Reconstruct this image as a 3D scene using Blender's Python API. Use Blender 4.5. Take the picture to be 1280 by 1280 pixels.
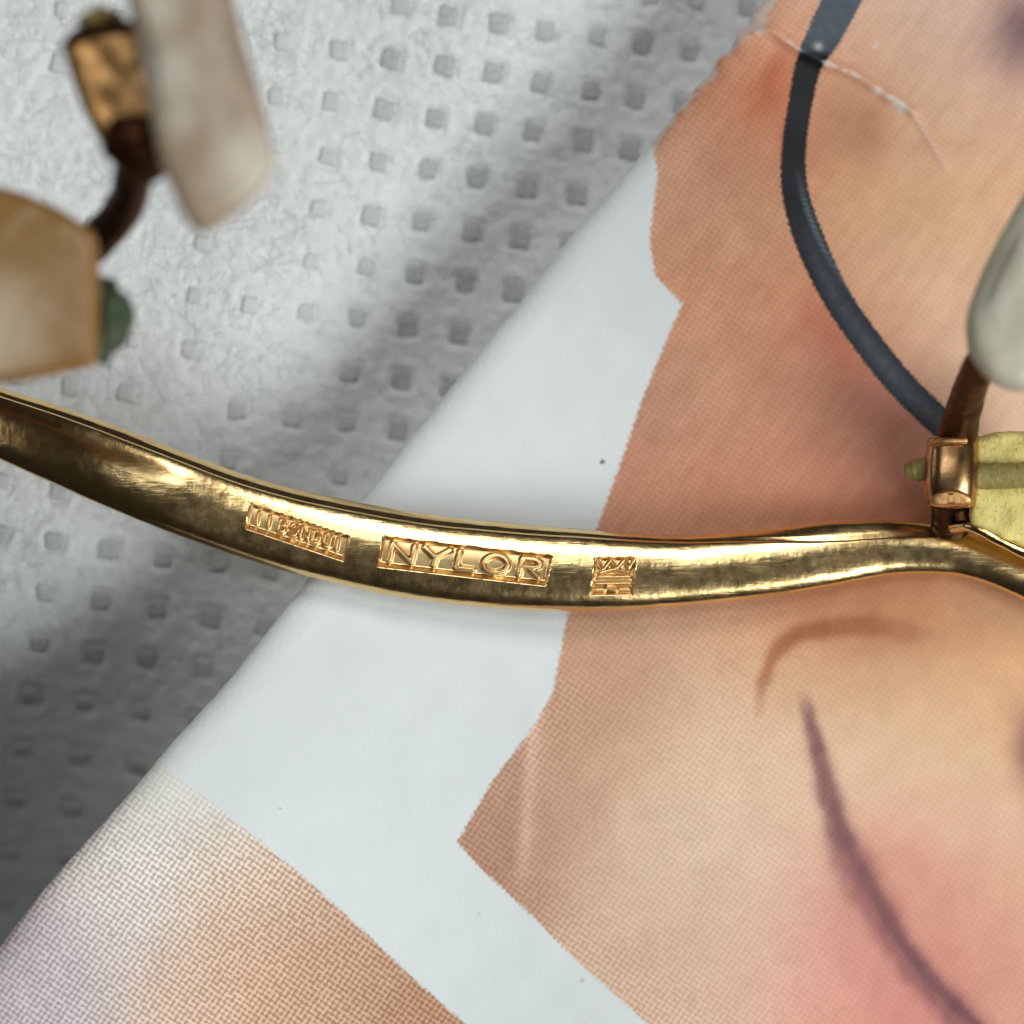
import bpy, bmesh, math, random
import numpy as np
from mathutils import Vector, Matrix

random.seed(7)
RNG = np.random.default_rng(11)
for o in list(bpy.data.objects):
    bpy.data.objects.remove(o)
scene = bpy.context.scene
COL = scene.collection

# ------------------------------------------------------------------ scale, camera, light
S = 2.0e-5            # metres for one pixel of the photograph at the height of the cloth
D = 4000.0            # camera height above the cloth, in those pixels (8 cm)


def W(px, py, z):
    """photo pixel + height (px units) -> metres (numpy friendly)"""
    k = (D - z) / D * S
    return (px - 640.0) * k, (640.0 - py) * k, z * S


cam_d = bpy.data.cameras.new('camera')
cam = bpy.data.objects.new('camera', cam_d)
COL.objects.link(cam)
cam.location = (0, 0, D * S)
cam_d.sensor_width = 36.0
cam_d.lens = 18.0 * D / 640.0
cam_d.clip_start = 0.002
cam_d.clip_end = 20.0
cam_d.dof.use_dof = True
cam_d.dof.focus_distance = (D - 195) * S
cam_d.dof.aperture_fstop = cam_d.lens / (105 * S * 1000)     # aperture about 1.8 mm
scene.camera = cam

world = bpy.data.worlds.new('World')
scene.world = world
world.use_nodes = True
bg = world.node_tree.nodes['Background']
bg.inputs[0].default_value = (0.70, 0.58, 0.48, 1)
bg.inputs[1].default_value = 0.028


def area(name, az, el, dist, sx, sy, power, color):
    d = bpy.data.lights.new(name, 'AREA')
    d.shape = 'RECTANGLE'
    d.size, d.size_y = sx, sy
    d.energy = power
    d.color = color
    o = bpy.data.objects.new(name, d)
    COL.objects.link(o)
    a, e = math.radians(az), math.radians(el)
    p = Vector((math.cos(a) * math.cos(e), math.sin(a) * math.cos(e), math.sin(e))) * dist
    o.location = p
    o.rotation_euler = (-p).to_track_quat('-Z', 'Y').to_euler()
    return o


# window on the far side of the table, pale ceiling bounce, second window to the right
area('window_light', 73, 53, 0.60, 0.20, 0.19, 1.05, (1.0, 0.99, 0.97))
area('ceiling_bounce', 100, 77, 0.70, 0.40, 0.13, 0.8, (0.92, 0.985, 1.0))
area('side_window_light', -33, 40, 0.70, 0.48, 0.38, 4.0, (0.955, 0.99, 1.0))

area('left_window_light', 166, 24, 0.70, 0.20, 0.22, 0.30, (1.0, 0.97, 0.93))

scene.render.engine = 'CYCLES'
scene.view_settings.view_transform = 'Standard'
scene.view_settings.look = 'None'
scene.view_settings.gamma = 1.0
scene.view_settings.use_curve_mapping = False
scene.view_settings.exposure = 0.0
scene.cycles.max_bounces = 8


# ------------------------------------------------------------------ helpers
def lin(c):
    c = np.asarray(c, float) / 255.0
    return np.where(c <= 0.04045, c / 12.92, ((c + 0.055) / 1.055) ** 2.4)


def hash2(ix, iy, seed):
    n = (ix.astype(np.int64) * 374761393 + iy.astype(np.int64) * 668265263 + seed * 1442695041) & 0xffffffff
    n = ((n ^ (n >> 13)) * 1274126177) & 0xffffffff
    n = n ^ (n >> 16)
    return (n & 0xffff) / 65535.0 * 2 - 1


def vnoise(x, y, seed=0):
    x = np.asarray(x, float); y = np.asarray(y, float)
    ix, iy = np.floor(x), np.floor(y)
    fx, fy = x - ix, y - iy
    fx = fx * fx * fx * (fx * (fx * 6 - 15) + 10); fy = fy * fy * fy * (fy * (fy * 6 - 15) + 10)
    a = hash2(ix, iy, seed); b = hash2(ix + 1, iy, seed)
    c = hash2(ix, iy + 1, seed); d = hash2(ix + 1, iy + 1, seed)
    return (a * (1 - fx) + b * fx) * (1 - fy) + (c * (1 - fx) + d * fx) * fy


def sstep(a, b, x):
    t = np.clip((x - a) / (b - a), 0, 1)
    return t * t * (3 - 2 * t)


def spline(pts, n):
    """Catmull-Rom through pts (k x d), n samples even in arc length"""
    P = np.asarray(pts, float)
    P = np.vstack([2 * P[0] - P[1], P, 2 * P[-1] - P[-2]])
    out = []
    for i in range(1, len(P) - 2):
        t = np.linspace(0, 1, 40, endpoint=False)[:, None]
        p0, p1, p2, p3 = P[i - 1], P[i], P[i + 1], P[i + 2]
        out.append(0.5 * ((2 * p1) + (-p0 + p2) * t + (2 * p0 - 5 * p1 + 4 * p2 - p3) * t ** 2 + (-p0 + 3 * p1 - 3 * p2 + p3) * t ** 3))
    out = np.vstack(out + [P[-2][None]])
    seg = np.r_[0, np.cumsum(np.linalg.norm(np.diff(out[:, :2], axis=0), axis=1))]
    s = np.linspace(0, seg[-1], n)
    return np.stack([np.interp(s, seg, out[:, k]) for k in range(out.shape[1])], 1)


def poly_dist(x, y, pts):
    """distance to polyline and arc parameter 0..1"""
    pts = np.asarray(pts, float)
    best = np.full(x.shape, 1e9); par = np.zeros(x.shape)
    L = np.r_[0, np.cumsum(np.linalg.norm(np.diff(pts[:, :2], axis=0), axis=1))]
    for i in range(len(pts) - 1):
        a, b = pts[i, :2], pts[i + 1, :2]
        ab = b - a; l2 = ab @ ab + 1e-9
        t = np.clip(((x - a[0]) * ab[0] + (y - a[1]) * ab[1]) / l2, 0, 1)
        d = np.hypot(x - a[0] - t * ab[0], y - a[1] - t * ab[1])
        m = d < best
        best = np.where(m, d, best)
        par = np.where(m, (L[i] + t * (L[i + 1] - L[i])) / L[-1], par)
    return best, par


def inside(x, y, pts):
    pts = np.asarray(pts, float)
    r = np.zeros(x.shape, bool)
    n = len(pts)
    for i in range(n):
        x0, y0 = pts[i]; x1, y1 = pts[(i + 1) % n]
        if y0 == y1:
            continue
        c = ((y0 > y) != (y1 > y)) & (x < (x1 - x0) * (y - y0) / (y1 - y0) + x0)
        r ^= c
    return r


def link(name, me, mat=None, parent=None, smooth=True):
    o = bpy.data.objects.new(name, me)
    COL.objects.link(o)
    if mat is not None and len(me.materials) == 0:
        me.materials.append(mat)
    if smooth:
        me.polygons.foreach_set('use_smooth', np.ones(len(me.polygons), bool))
    if parent is not None:
        o.parent = parent
    return o


def mesh_np(name, verts, faces):
    me = bpy.data.meshes.new(name)
    verts = np.asarray(verts, np.float32)
    faces = np.asarray(faces, np.int32)
    me.vertices.add(len(verts)); me.vertices.foreach_set('co', verts.ravel())
    k = faces.shape[1]
    me.loops.add(faces.size); me.loops.foreach_set('vertex_index', faces.ravel())
    me.polygons.add(len(faces))
    me.polygons.foreach_set('loop_start', np.arange(0, faces.size, k, dtype=np.int32))
    me.polygons.foreach_set('loop_total', np.full(len(faces), k, np.int32))
    me.update(calc_edges=True)
    me.validate()
    return me


def grid_faces(n, m, wrap=False):
    i, j = np.meshgrid(np.arange(n - 1), np.arange(m if wrap else m - 1), indexing='ij')
    j2 = (j + 1) % m
    return np.stack([i * m + j, (i + 1) * m + j, (i + 1) * m + j2, i * m + j2], -1).reshape(-1, 4)


def attr(me, name, vals):
    vals = np.asarray(vals, np.float32)
    if vals.ndim == 1:
        a = me.attributes.new(name, 'FLOAT', 'POINT'); a.data.foreach_set('value', vals)
    elif vals.shape[1] == 3:
        a = me.attributes.new(name, 'FLOAT_VECTOR', 'POINT'); a.data.foreach_set('vector', vals.ravel())


def empty(name, loc, label, cat, group=None):
    o = bpy.data.objects.new(name, None)
    o.empty_display_size = 0.002
    COL.objects.link(o)
    o.location = loc
    o['label'] = label; o['category'] = cat
    return o


def adopt(o, root):
    """parent in place: geometry is written in world metres"""
    o.parent = root
    o.matrix_parent_inverse = root.matrix_basis.inverted()
    return o


def tube(name, path, radii, mat, parent, sides=20, flat=1.0, rough=0.0, seed=0, n=60, dome=0.35, square=2.0):
    """round or flattened rod along (px,py,z) points with a radius at each point"""
    pr = np.c_[np.asarray(path, float), np.asarray(radii, float)]
    P = spline(pr, n); r = P[:, 3]; P = P[:, :3].copy()
    P[:, 1] *= -1                                              # image y grows downwards
    T = np.gradient(P, axis=0); T /= np.linalg.norm(T, axis=1)[:, None]
    up = np.array([0, 0, 1.0]) - T * T[:, 2:3]
    ln = np.linalg.norm(up, axis=1)[:, None]
    up = np.where(ln > 0.05, up / np.maximum(ln, 1e-6), np.array([0, 1.0, 0]))
    sd = np.cross(up, T)
    a = np.linspace(0, 2 * np.pi, sides, endpoint=False)
    endr = np.array([0.0, 0.72, 0.93])
    V = []
    rings = [(0, k, -1) for k in endr] + [(i, 1, 0) for i in range(n)] + [(n - 1, k, 1) for k in endr[::-1]]
    for (i, k, e) in rings:
        rr = r[i] * k
        off = e * r[i] * dome * math.sqrt(max(0, 1 - k * k))
        nz = 1 + rough * vnoise(np.cos(a) * 1.5 + i * .21 + seed, np.sin(a) * 1.5 + seed * 3.1 + i * .13, seed)
        nz = nz * (np.abs(np.cos(a)) ** square + np.abs(np.sin(a)) ** square) ** (-1 / square)
        ring = P[i] + T[i] * off + (np.outer(np.cos(a) * rr * nz, sd[i]) + np.outer(np.sin(a) * rr * flat * nz, up[i]))
        V.append(ring)
    V = np.array(V).reshape(-1, 3)
    X, Y, Z = W(V[:, 0], -V[:, 1], V[:, 2])
    me = mesh_np(name, np.c_[X, Y, Z], grid_faces(len(rings), sides, True))
    return adopt(link(name, me, mat), parent)


def slab(name, outline, z, thick, mat, parent, tilt=(0, 0), bevel=10, bulge=0.0, lumps=0.0, seed=0, n=96, rings=9, smooth_pts=True):
    """plate with a traced outline (px), a real thickness and rounded edges"""
    o = np.asarray(outline, float)
    if smooth_pts:
        o = spline(np.vstack([o, o[:1]]), n + 1)[:-1]
    else:
        oo = np.vstack([o, o[:1]])
        seg = np.r_[0, np.cumsum(np.linalg.norm(np.diff(oo, axis=0), axis=1))]
        s = np.linspace(0, seg[-1], n, endpoint=False)
        o = np.c_[np.interp(s, seg, oo[:, 0]), np.interp(s, seg, oo[:, 1])]
    c = o.mean(0)
    rad = np.linalg.norm(o - c, axis=1)[:, None]
    dirn = (o - c) / rad
    prof = []
    for k in np.linspace(0.02, 1, rings)[:-1]:
        prof.append((k, None, 0.0))
    bt = np.linspace(0, np.pi / 2, 5)
    prof += [(1, bevel * (1 - math.sin(t)), thick / 2 - bevel * (1 - math.cos(t))) for t in bt]
    V = []

    def ring(k, ins, h, sign):
        if ins is None:
            p = c + (o - c) * k * (1 - bevel / rad.mean())
            zz = sign * (thick / 2 + bulge * (1 - k * k))
        else:
            p = o - dirn * ins
            zz = sign * h
        zz = np.full(len(o), zz, float) + z + (p[:, 0] - c[0]) * tilt[0] + (p[:, 1] - c[1]) * tilt[1]
        if lumps:
            zz = zz + lumps * sign * vnoise(p[:, 0] / 26 + seed, p[:, 1] / 26 + seed, seed)
            p = p + dirn * (lumps * 0.5 * vnoise(p[:, 0] / 20 + seed * 2, p[:, 1] / 20, seed + 5))[:, None]
        return np.c_[p, zz]
    top = [ring(*q, 1) for q in prof]
    bot = [ring(*q, -1) for q in prof]
    V = np.array(top + bot[::-1]).reshape(-1, 3)
    X, Y, Z = W(V[:, 0], V[:, 1], V[:, 2])
    f = grid_faces(2 * len(prof), len(o), True)
    me = mesh_np(name, np.c_[X, Y, Z], f)
    bm = bmesh.new(); bm.from_mesh(me)
    bm.verts.ensure_lookup_table()
    m = len(o); last = (2 * len(prof) - 1) * m
    bm.faces.new([bm.verts[i] for i in range(m)])
    bm.faces.new([bm.verts[last + i] for i in range(m)])
    bmesh.ops.recalc_face_normals(bm, faces=bm.faces)
    bm.to_mesh(me); bm.free()
    return adopt(link(name, me, mat), parent)


def lump(name, p, r, mat, parent, amount=0.25, seed=0, sub=4, freq=2.0):
    bm = bmesh.new()
    bmesh.ops.create_icosphere(bm, subdivisions=sub, radius=1)
    for v in bm.verts:
        q = v.co
        f = 1 + amount * float(vnoise(q.x * freq + seed + q.z * 1.7, q.y * freq - q.z * freq + seed * 2, seed)) \
            + 0.4 * amount * float(vnoise(q.x * freq * 3 + seed, q.y * freq * 3 - q.z * freq * 3.3, seed + 1))
        x, y, z = W(p[0] + q.x * r[0] * f, p[1] - q.y * r[1] * f, p[2] + q.z * r[2] * f)
        v.co = (x, y, z)
    me = bpy.data.meshes.new(name)
    bm.to_mesh(me); bm.free()
    return adopt(link(name, me, mat), parent)


# ------------------------------------------------------------------ materials
class NT:
    def __init__(self, name):
        self.m = bpy.data.materials.new(name)
        self.m.use_nodes = True
        self.t = self.m.node_tree
        self.b = self.t.nodes['Principled BSDF']
        self.out = self.t.nodes['Material Output']

    def n(self, typ, **kw):
        x = self.t.nodes.new(typ)
        for k, v in kw.items():
            setattr(x, k, v)
        return x

    def l(self, a, b):
        self.t.links.new(a, b)

    def put(self, sock, v):
        if isinstance(v, (int, float)):
            sock.default_value = v
        elif isinstance(v, (tuple, list)):
            sock.default_value = tuple(v) + ((1,) if len(v) == 3 and sock.type == 'RGBA' else ())
        else:
            self.l(v, sock)

    def math(self, op, a, b=None, c=None, clamp=False):
        x = self.n('ShaderNodeMath', operation=op, use_clamp=clamp)
        self.put(x.inputs[0], a)
        if b is not None:
            self.put(x.inputs[1], b)
        if c is not None:
            self.put(x.inputs[2], c)
        return x.outputs[0]

    def mix(self, f, a, b, blend='MIX'):
        x = self.n('ShaderNodeMix', data_type='RGBA', blend_type=blend)
        self.put(x.inputs[0], f); self.put(x.inputs[6], a); self.put(x.inputs[7], b)
        return x.outputs[2]

    def coords(self, scale=(1, 1, 1), rot=(0, 0, 0)):
        """object coordinates measured in units of 100 photo pixels"""
        tc = self.n('ShaderNodeTexCoord')
        mp = self.n('ShaderNodeMapping')
        k = 1 / (100 * S)
        mp.inputs['Scale'].default_value = tuple(k * q for q in scale)
        mp.inputs['Rotation'].default_value = rot
        self.l(tc.outputs['Object'], mp.inputs['Vector'])
        return mp.outputs[0]

    def noise(self, vec, scale, detail=3, rough=0.5, dist=0.0):
        x = self.n('ShaderNodeTexNoise')
        self.l(vec, x.inputs['Vector'])
        x.inputs['Scale'].default_value = scale
        x.inputs['Detail'].default_value = detail
        x.inputs['Roughness'].default_value = rough
        x.inputs['Distortion'].default_value = dist
        return x.outputs[0]

    def rng(self, v, a, b, c, d, smooth=False):
        x = self.n('ShaderNodeMapRange')
        if smooth:
            x.interpolation_type = 'SMOOTHSTEP'
        self.put(x.inputs[0], v)
        for i, q in enumerate((a, b, c, d)):
            self.put(x.inputs[i + 1], q)
        return x.outputs[0]

    def bump(self, h, dist_px, strength=1.0, prev=None):
        x = self.n('ShaderNodeBump')
        x.inputs['Strength'].default_value = strength
        x.inputs['Distance'].default_value = dist_px * S
        self.put(x.inputs['Height'], h)
        if prev is not None:
            self.l(prev, x.inputs['Normal'])
        return x.outputs[0]


def metal(name, light, dark, rough=(0.18, 0.38), grain=1.0, tarnish=0.0):
    k = NT(name)
    v = k.coords()
    n1 = k.noise(v, 3.0, 5, 0.6)
    n2 = k.noise(v, 6.0, 5, 0.65)
    col = k.mix(k.rng(n1, 0.35, 0.68, 0, 1), light, dark)
    k.put(k.b.inputs['Base Color'], col)
    k.b.inputs['Metallic'].default_value = 1.0
    k.put(k.b.inputs['Roughness'], k.rng(n2, 0.3, 0.7, rough[0], rough[1]))
    # fine scratches along and across, small dents
    sv = k.coords((0.35, 3.2, 1), (0, 0, math.radians(62)))
    s1 = k.noise(sv, 9.0, 3, 0.6)
    sv2 = k.coords((3.5, 0.5, 1), (0, 0, math.radians(12)))
    s2 = k.noise(sv2, 7.0, 3, 0.6)
    dents = k.noise(v, 7.0, 2, 0.5)
    h = k.math('ADD', k.math('MULTIPLY', s1, 0.9), k.math('ADD', k.math('MULTIPLY', s2, 0.35), k.math('MULTIPLY', dents, 1.6)))
    k.l(k.bump(h, 0.55 * grain, 0.7), k.b.inputs['Normal'])
    return k.m


M_GOLD = metal('worn_rolled_gold', (0.82, 0.60, 0.29), (0.72, 0.49, 0.21), (0.17, 0.27), 0.55)
M_STAMP = metal('coppery_struck_metal', (0.80, 0.57, 0.29), (0.74, 0.50, 0.23), (0.30, 0.36), 0.15)
M_COPPER = metal('copper_brown_metal', (0.52, 0.32, 0.16), (0.36, 0.19, 0.08), (0.22, 0.34), 0.25)
M_AMBER = metal('amber_gilt_metal', (0.74, 0.43, 0.18), (0.58, 0.31, 0.11), (0.38, 0.55), 1.5)
M_DARK = metal('brown_tarnished_metal', (0.105, 0.045, 0.02), (0.05, 0.02, 0.01), (0.38, 0.6), 1.6)


def crust(name, c1, c2, c3, rough=0.75):
    k = NT(name)
    v = k.coords()
    n1 = k.noise(v, 5.0, 5, 0.65)
    n2 = k.noise(v, 16.0, 5, 0.7, 0.4)
    c = k.mix(k.rng(n1, 0.35, 0.65, 0, 1), c1, c2)
    c = k.mix(k.rng(n2, 0.56, 0.72, 0, 1), c, c3)
    k.put(k.b.inputs['Base Color'], c)
    k.b.inputs['Roughness'].default_value = rough
    k.l(k.bump(k.math('ADD', n1, n2), 4, 0.8), k.b.inputs['Normal'])
    return k.m


M_YELLOW = crust('yellow_green_corrosion', (0.95, 0.82, 0.30), (0.88, 0.74, 0.24), (0.36, 0.29, 0.07))
M_OLIVE = crust('olive_tarnish', (0.42, 0.33, 0.11), (0.32, 0.25, 0.07), (0.14, 0.10, 0.03), 0.45)
M_GREEN = crust('green_verdigris', (0.03, 0.055, 0.018), (0.10, 0.13, 0.07), (0.02, 0.03, 0.01), 0.55)


def plastic(name, c1, c2, sss=0.5, rough=0.3, scale=0.8, trans=0.0, patch=None):
    k = NT(name)
    v = k.coords()
    n1 = k.noise(v, scale, 2, 0.5, 0.3)
    n2 = k.noise(v, 9, 4, 0.6)
    c = k.mix(k.rng(n1, 0.38, 0.62, 0, 1, True), c1, c2)
    if patch:                       # paler areas set into the colour: clouding in one pad, painted gleam in another
        c = c1
        for (ax, ay, az, r0, r1) in patch:
            d = k.n('ShaderNodeVectorMath', operation='DISTANCE')
            k.l(v, d.inputs[0])
            d.inputs[1].default_value = [q / (100 * S) for q in W(ax, ay, az)]
            f = k.rng(k.math('ADD', d.outputs[1], k.math('MULTIPLY', k.math('SUBTRACT', n1, 0.5), 0.5)), r0 / 100, r1 / 100, 1, 0, True)
            c = k.mix(f, c, c2)
    k.put(k.b.inputs['Base Color'], c)
    k.b.inputs['Roughness'].default_value = rough
    k.b.inputs['Subsurface Weight'].default_value = sss
    k.b.inputs['Subsurface Radius'].default_value = (1.0, 0.7, 0.4)
    k.b.inputs['Subsurface Scale'].default_value = 40 * S
    k.b.inputs['Transmission Weight'].default_value = trans
    k.b.inputs['IOR'].default_value = 1.48
    k.b.inputs['Specular IOR Level'].default_value = 0.3
    k.l(k.bump(n2, 1.5, 0.5), k.b.inputs['Normal'])
    return k.m


M_PAD_A = plastic('yellowed_clear_plastic', (0.52, 0.40, 0.29), (0.86, 0.80, 0.67), 0.5, 0.25, 0.9, 0.4, [(212, 100, 900, 5, 60), (200, 10, 900, 0, 40), (312, 205, 900, 5, 60), (230, 150, 900, 0, 40)])  # pale patches paint the light gleaming inside this pad
M_PAD_B = plastic('amber_brown_plastic', (0.30, 0.165, 0.045), (0.66, 0.57, 0.42), 0.5, 0.3, 0.7, 0.15, [(-15, 425, 745, 5, 105)])
M_PAD_C = plastic('pearly_grey_plastic', (0.53, 0.51, 0.38), (0.62, 0.60, 0.49), 0.5, 0.3, 1.2, 0.1)


def cloth_material():
    k = NT('white_nonwoven_cloth')
    v = k.coords()
    n1 = k.noise(v, 1.3, 4, 0.6)
    n2 = k.noise(v, 9, 5, 0.65, 0.2)
    fv = k.coords((1, 3.0, 1), (0, 0, 0.5))
    f1 = k.noise(fv, 13, 4, 0.6, 0.4)
    fv2 = k.coords((3.0, 1, 1), (0, 0, -0.35))
    f2 = k.noise(fv2, 13, 4, 0.6, 0.4)
    c = k.mix(k.rng(n1, 0.3, 0.7, 0, 1), (0.78, 0.805, 0.795), (0.83, 0.85, 0.84))
    c = k.mix(k.math('MULTIPLY', k.rng(n2, 0.35, 0.65, 0, 1), 0.5), c, (0.66, 0.685, 0.675))
    k.put(k.b.inputs['Base Color'], c)
    k.b.inputs['Roughness'].default_value = 1.0
    k.b.inputs['Specular IOR Level'].default_value = 0.1
    h = k.math('ADD', k.math('ADD', f1, f2), k.math('MULTIPLY', n2, 1.2))
    k.l(k.bump(h, 2.6, 0.7), k.b.inputs['Normal'])
    return k.m


def bond_material():
    k = NT('fused_grey_bond_film')
    oi = k.n('ShaderNodeObjectInfo')
    v = k.coords()
    n2 = k.noise(v, 14, 3, 0.6)
    c = k.mix(oi.outputs['Color'], (0.66, 0.68, 0.67), (0.38, 0.395, 0.385))
    c = k.mix(k.math('MULTIPLY', k.rng(n2, 0.35, 0.7, 0, 1), 0.4), c, (0.60, 0.62, 0.61))
    k.put(k.b.inputs['Base Color'], c)
    k.b.inputs['Roughness'].default_value = 0.8
    k.b.inputs['Specular IOR Level'].default_value = 0.15
    k.l(k.bump(n2, 2, 0.7), k.b.inputs['Normal'])
    return k.m


def fibre_material():
    k = NT('white_fibre')
    k.b.inputs['Base Color'].default_value = (0.84, 0.86, 0.85, 1)
    k.b.inputs['Roughness'].default_value = 0.4
    return k.m


PAPER = np.array([0.71, 0.752, 0.75])


def print_material():
    """four-colour halftone print on coated paper; tone and outline fields come from the mesh"""
    k = NT('halftone_printed_cover')

    def at(name, out='Fac'):
        a = k.n('ShaderNodeAttribute', attribute_name=name)
        return a.outputs[out]
    uv = at('sheet_px', 'Vector')
    tone = at('tone', 'Vector')
    skin = at('skin_edge')
    frame = at('frame_edge')
    fcol = at('frame_tone', 'Vector')
    wear = at('wear')
    con = at('screen')
    scr = []
    for ang, per in ((33, 6.7), (51, 7.4)):
        mp = k.n('ShaderNodeMapping')
        mp.inputs['Rotation'].default_value = (0, 0, math.radians(ang))
        q = 2 * math.pi / per
        mp.inputs['Scale'].default_value = (q, q, q)
        k.l(uv, mp.inputs['Vector'])
        s2 = k.n('ShaderNodeSeparateXYZ'); k.l(mp.outputs[0], s2.inputs[0])
        scr.append(k.math('MULTIPLY_ADD', k.math('ADD', k.math('COSINE', s2.outputs[0]), k.math('COSINE', s2.outputs[1])), 0.25, 0.5))
    irr = k.noise(uv, 0.17, 2, 0.6)
    pat = k.math('ADD', k.math('MULTIPLY', scr[0], 0.85), k.math('MULTIPLY', scr[1], 0.15))
    pat = k.math('ADD', pat, k.math('MULTIPLY', k.math('SUBTRACT', irr, 0.5), 1.15))
    light = k.mix(1.0, tone, (1.30, 1.33, 1.36), 'MULTIPLY')
    dark = k.mix(1.0, tone, (0.62, 0.58, 0.54), 'MULTIPLY')
    half = k.mix(con, tone, k.mix(k.rng(pat, 0.28, 0.72, 0, 1, True), light, dark))
    # slight colour drift of the separations
    drift = k.noise(uv, 0.035, 3, 0.6)
    half = k.mix(0.07, half, k.mix(1.0, half, k.mix(k.rng(drift, 0.35, 0.65, 0, 1), (1.12, 0.92, 0.95), (0.9, 1.08, 0.95)), 'MULTIPLY'))
    jitter = k.math('ADD', k.math('MULTIPLY', k.math('SUBTRACT', scr[1], 0.5), 2.6), k.math('MULTIPLY', k.math('SUBTRACT', irr, 0.5), 4.5))
    jit2 = k.math('ADD', k.math('MULTIPLY', k.math('SUBTRACT', scr[0], 0.5), 1.2), k.math('MULTIPLY', k.math('SUBTRACT', irr, 0.5), 4.0))
    skm = k.rng(k.math('ADD', skin, jitter), -2.8, 2.8, 0, 1, True)
    c = k.mix(skm, (1, 1, 1), half)
    frm = k.rng(k.math('ADD', frame, jit2), -2.2, 2.2, 0, 1, True)
    fn = k.noise(uv, 0.09, 4, 0.7)
    fcol2 = k.mix(k.rng(fn, 0.35, 0.7, 0, 0.5), fcol, k.mix(1.0, fcol, (1.9, 1.9, 1.9), 'MULTIPLY'))
    c = k.mix(frm, c, fcol2)
    c = k.mix(wear, c, (0.98, 0.97, 0.94))
    pn = k.noise(uv, 0.02, 4, 0.6)
    pf = k.noise(uv, 0.16, 3, 0.6)
    pap = k.mix(k.rng(pn, 0.3, 0.7, 0, 1), tuple(PAPER * 0.985), tuple(PAPER * 1.01))
    pap = k.mix(k.math('MULTIPLY', k.rng(pf, 0.4, 0.75, 0, 1), 0.06), pap, tuple(PAPER * 0.8))
    c = k.mix(1.0, pap, c, 'MULTIPLY')
    k.put(k.b.inputs['Base Color'], c)
    k.b.inputs['Roughness'].default_value = 0.52
    k.b.inputs['Specular IOR Level'].default_value = 0.25
    h = k.math('ADD', k.math('MULTIPLY', pf, 0.5), k.math('MULTIPLY', wear, 0.8))
    k.l(k.bump(h, 2.0, 0.6), k.b.inputs['Normal'])
    return k.m


def page_material():
    k = NT('plain_inner_paper')
    v = k.coords()
    c = k.mix(k.noise(v, 4, 3), (0.62, 0.62, 0.60), (0.72, 0.72, 0.70))
    k.put(k.b.inputs['Base Color'], c)
    k.b.inputs['Roughness'].default_value = 0.8
    return k.m


# ------------------------------------------------------------------ the magazine's outline and height
EDGE = np.array([(-190, 1420), (-80, 1288), (0, 1186), (60, 1108), (150, 1006), (222, 922), (300, 832), (372, 742), (455, 622),
                 (540, 514), (620, 415), (700, 314), (760, 243), (815, 180), (870, 112), (918, 52), (958, -2), (1060, -140), (1150, -260)], float)
EN = np.array([0.782, 0.623])             # into the sheet (image coordinates)
ET = np.array([0.623, -0.782])            # along the edge, upwards in the picture


def sheet_ab(px, py):
    a = px * EN[0] + (py - 1186) * EN[1]
    b = px * ET[0] + (py - 1186) * ET[1]
    return a, b


def sheet_top(px, py):
    """height of the cover: lifted towards the lower corner, nearly flat further in"""
    a, b = sheet_ab(px, py)
    lift = 215 * sstep(1050, -150, b) * (0.35 + 0.65 * sstep(620, 0, a))
    wave = (5 * np.sin((py - 0.25 * px) / 95.0) + 3.2 * np.sin((py - 0.16 * px + 30 * vnoise(px / 200, py / 200, 8)) / 47.0)) * sstep(40, 200, a)
    cockle = 6 * vnoise(px / 260, py / 260, 3)
    return 84 + lift + wave * 0.7 + cockle


def cloth_z(px, py):
    a, b = sheet_ab(px, py)
    q = np.clip(py - 670 - 0.3 * (px - 100), 0, 480)
    dip = -0.5 * q * q / 280 - 1.71 * np.clip(py - 670 - 0.3 * (px - 100) - 480, 0, None)  # steep fall shaped to turn the lower-left cloth away from the lamps and darken it
    dip2 = -85 * sstep(-280, -10, a)  # sag added beside the magazine edge to deepen the shade there
    waves = 9 * vnoise(px / 260 + 3, py / 280, 21) + 2.5 * vnoise(px / 90, py / 90, 22)
    return dip + dip2 + waves


# ------------------------------------------------------------------ cloth
FI = {-9: -612, -8: -543, -7: -473, -6: -404, -5: -335, -4: -266, -3: -198, -2: -129, -1: -63, 0: 0, 1: 61, 2: 121, 3: 182, 4: 241, 5: 300, 6: 360, 7: 420, 8: 480}
bonds = []
for i in range(-9, 9):
    for j in range(-4, 19):
        x = 546 + FI[i] - 8.5 * j + random.uniform(-2.5, 2.5)
        y = 148 + 9.7 * i + 65.2 * j + random.uniform(-2.5, 2.5)
        a, b = sheet_ab(x, y)
        if a > 22 or x < -120 or y < -110 or y > 1300:
            continue
        vis = 0.14 + 0.22 * sstep(330, 480, y) + 0.8 * sstep(330, 560, x) * sstep(420, 200, abs(y - 290)) + 0.35 * sstep(560, 680, y)
        vis *= 0.35 + 0.65 * sstep(30, 110, y + 0.1 * x) if x > 640 else 1
        vis = float(np.clip(vis + random.uniform(-0.2, 0.15), 0.12, 1))
        bonds.append((x, y, vis, random.uniform(11.5, 13.5), math.radians(9) + random.uniform(-.08, .08)))


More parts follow.
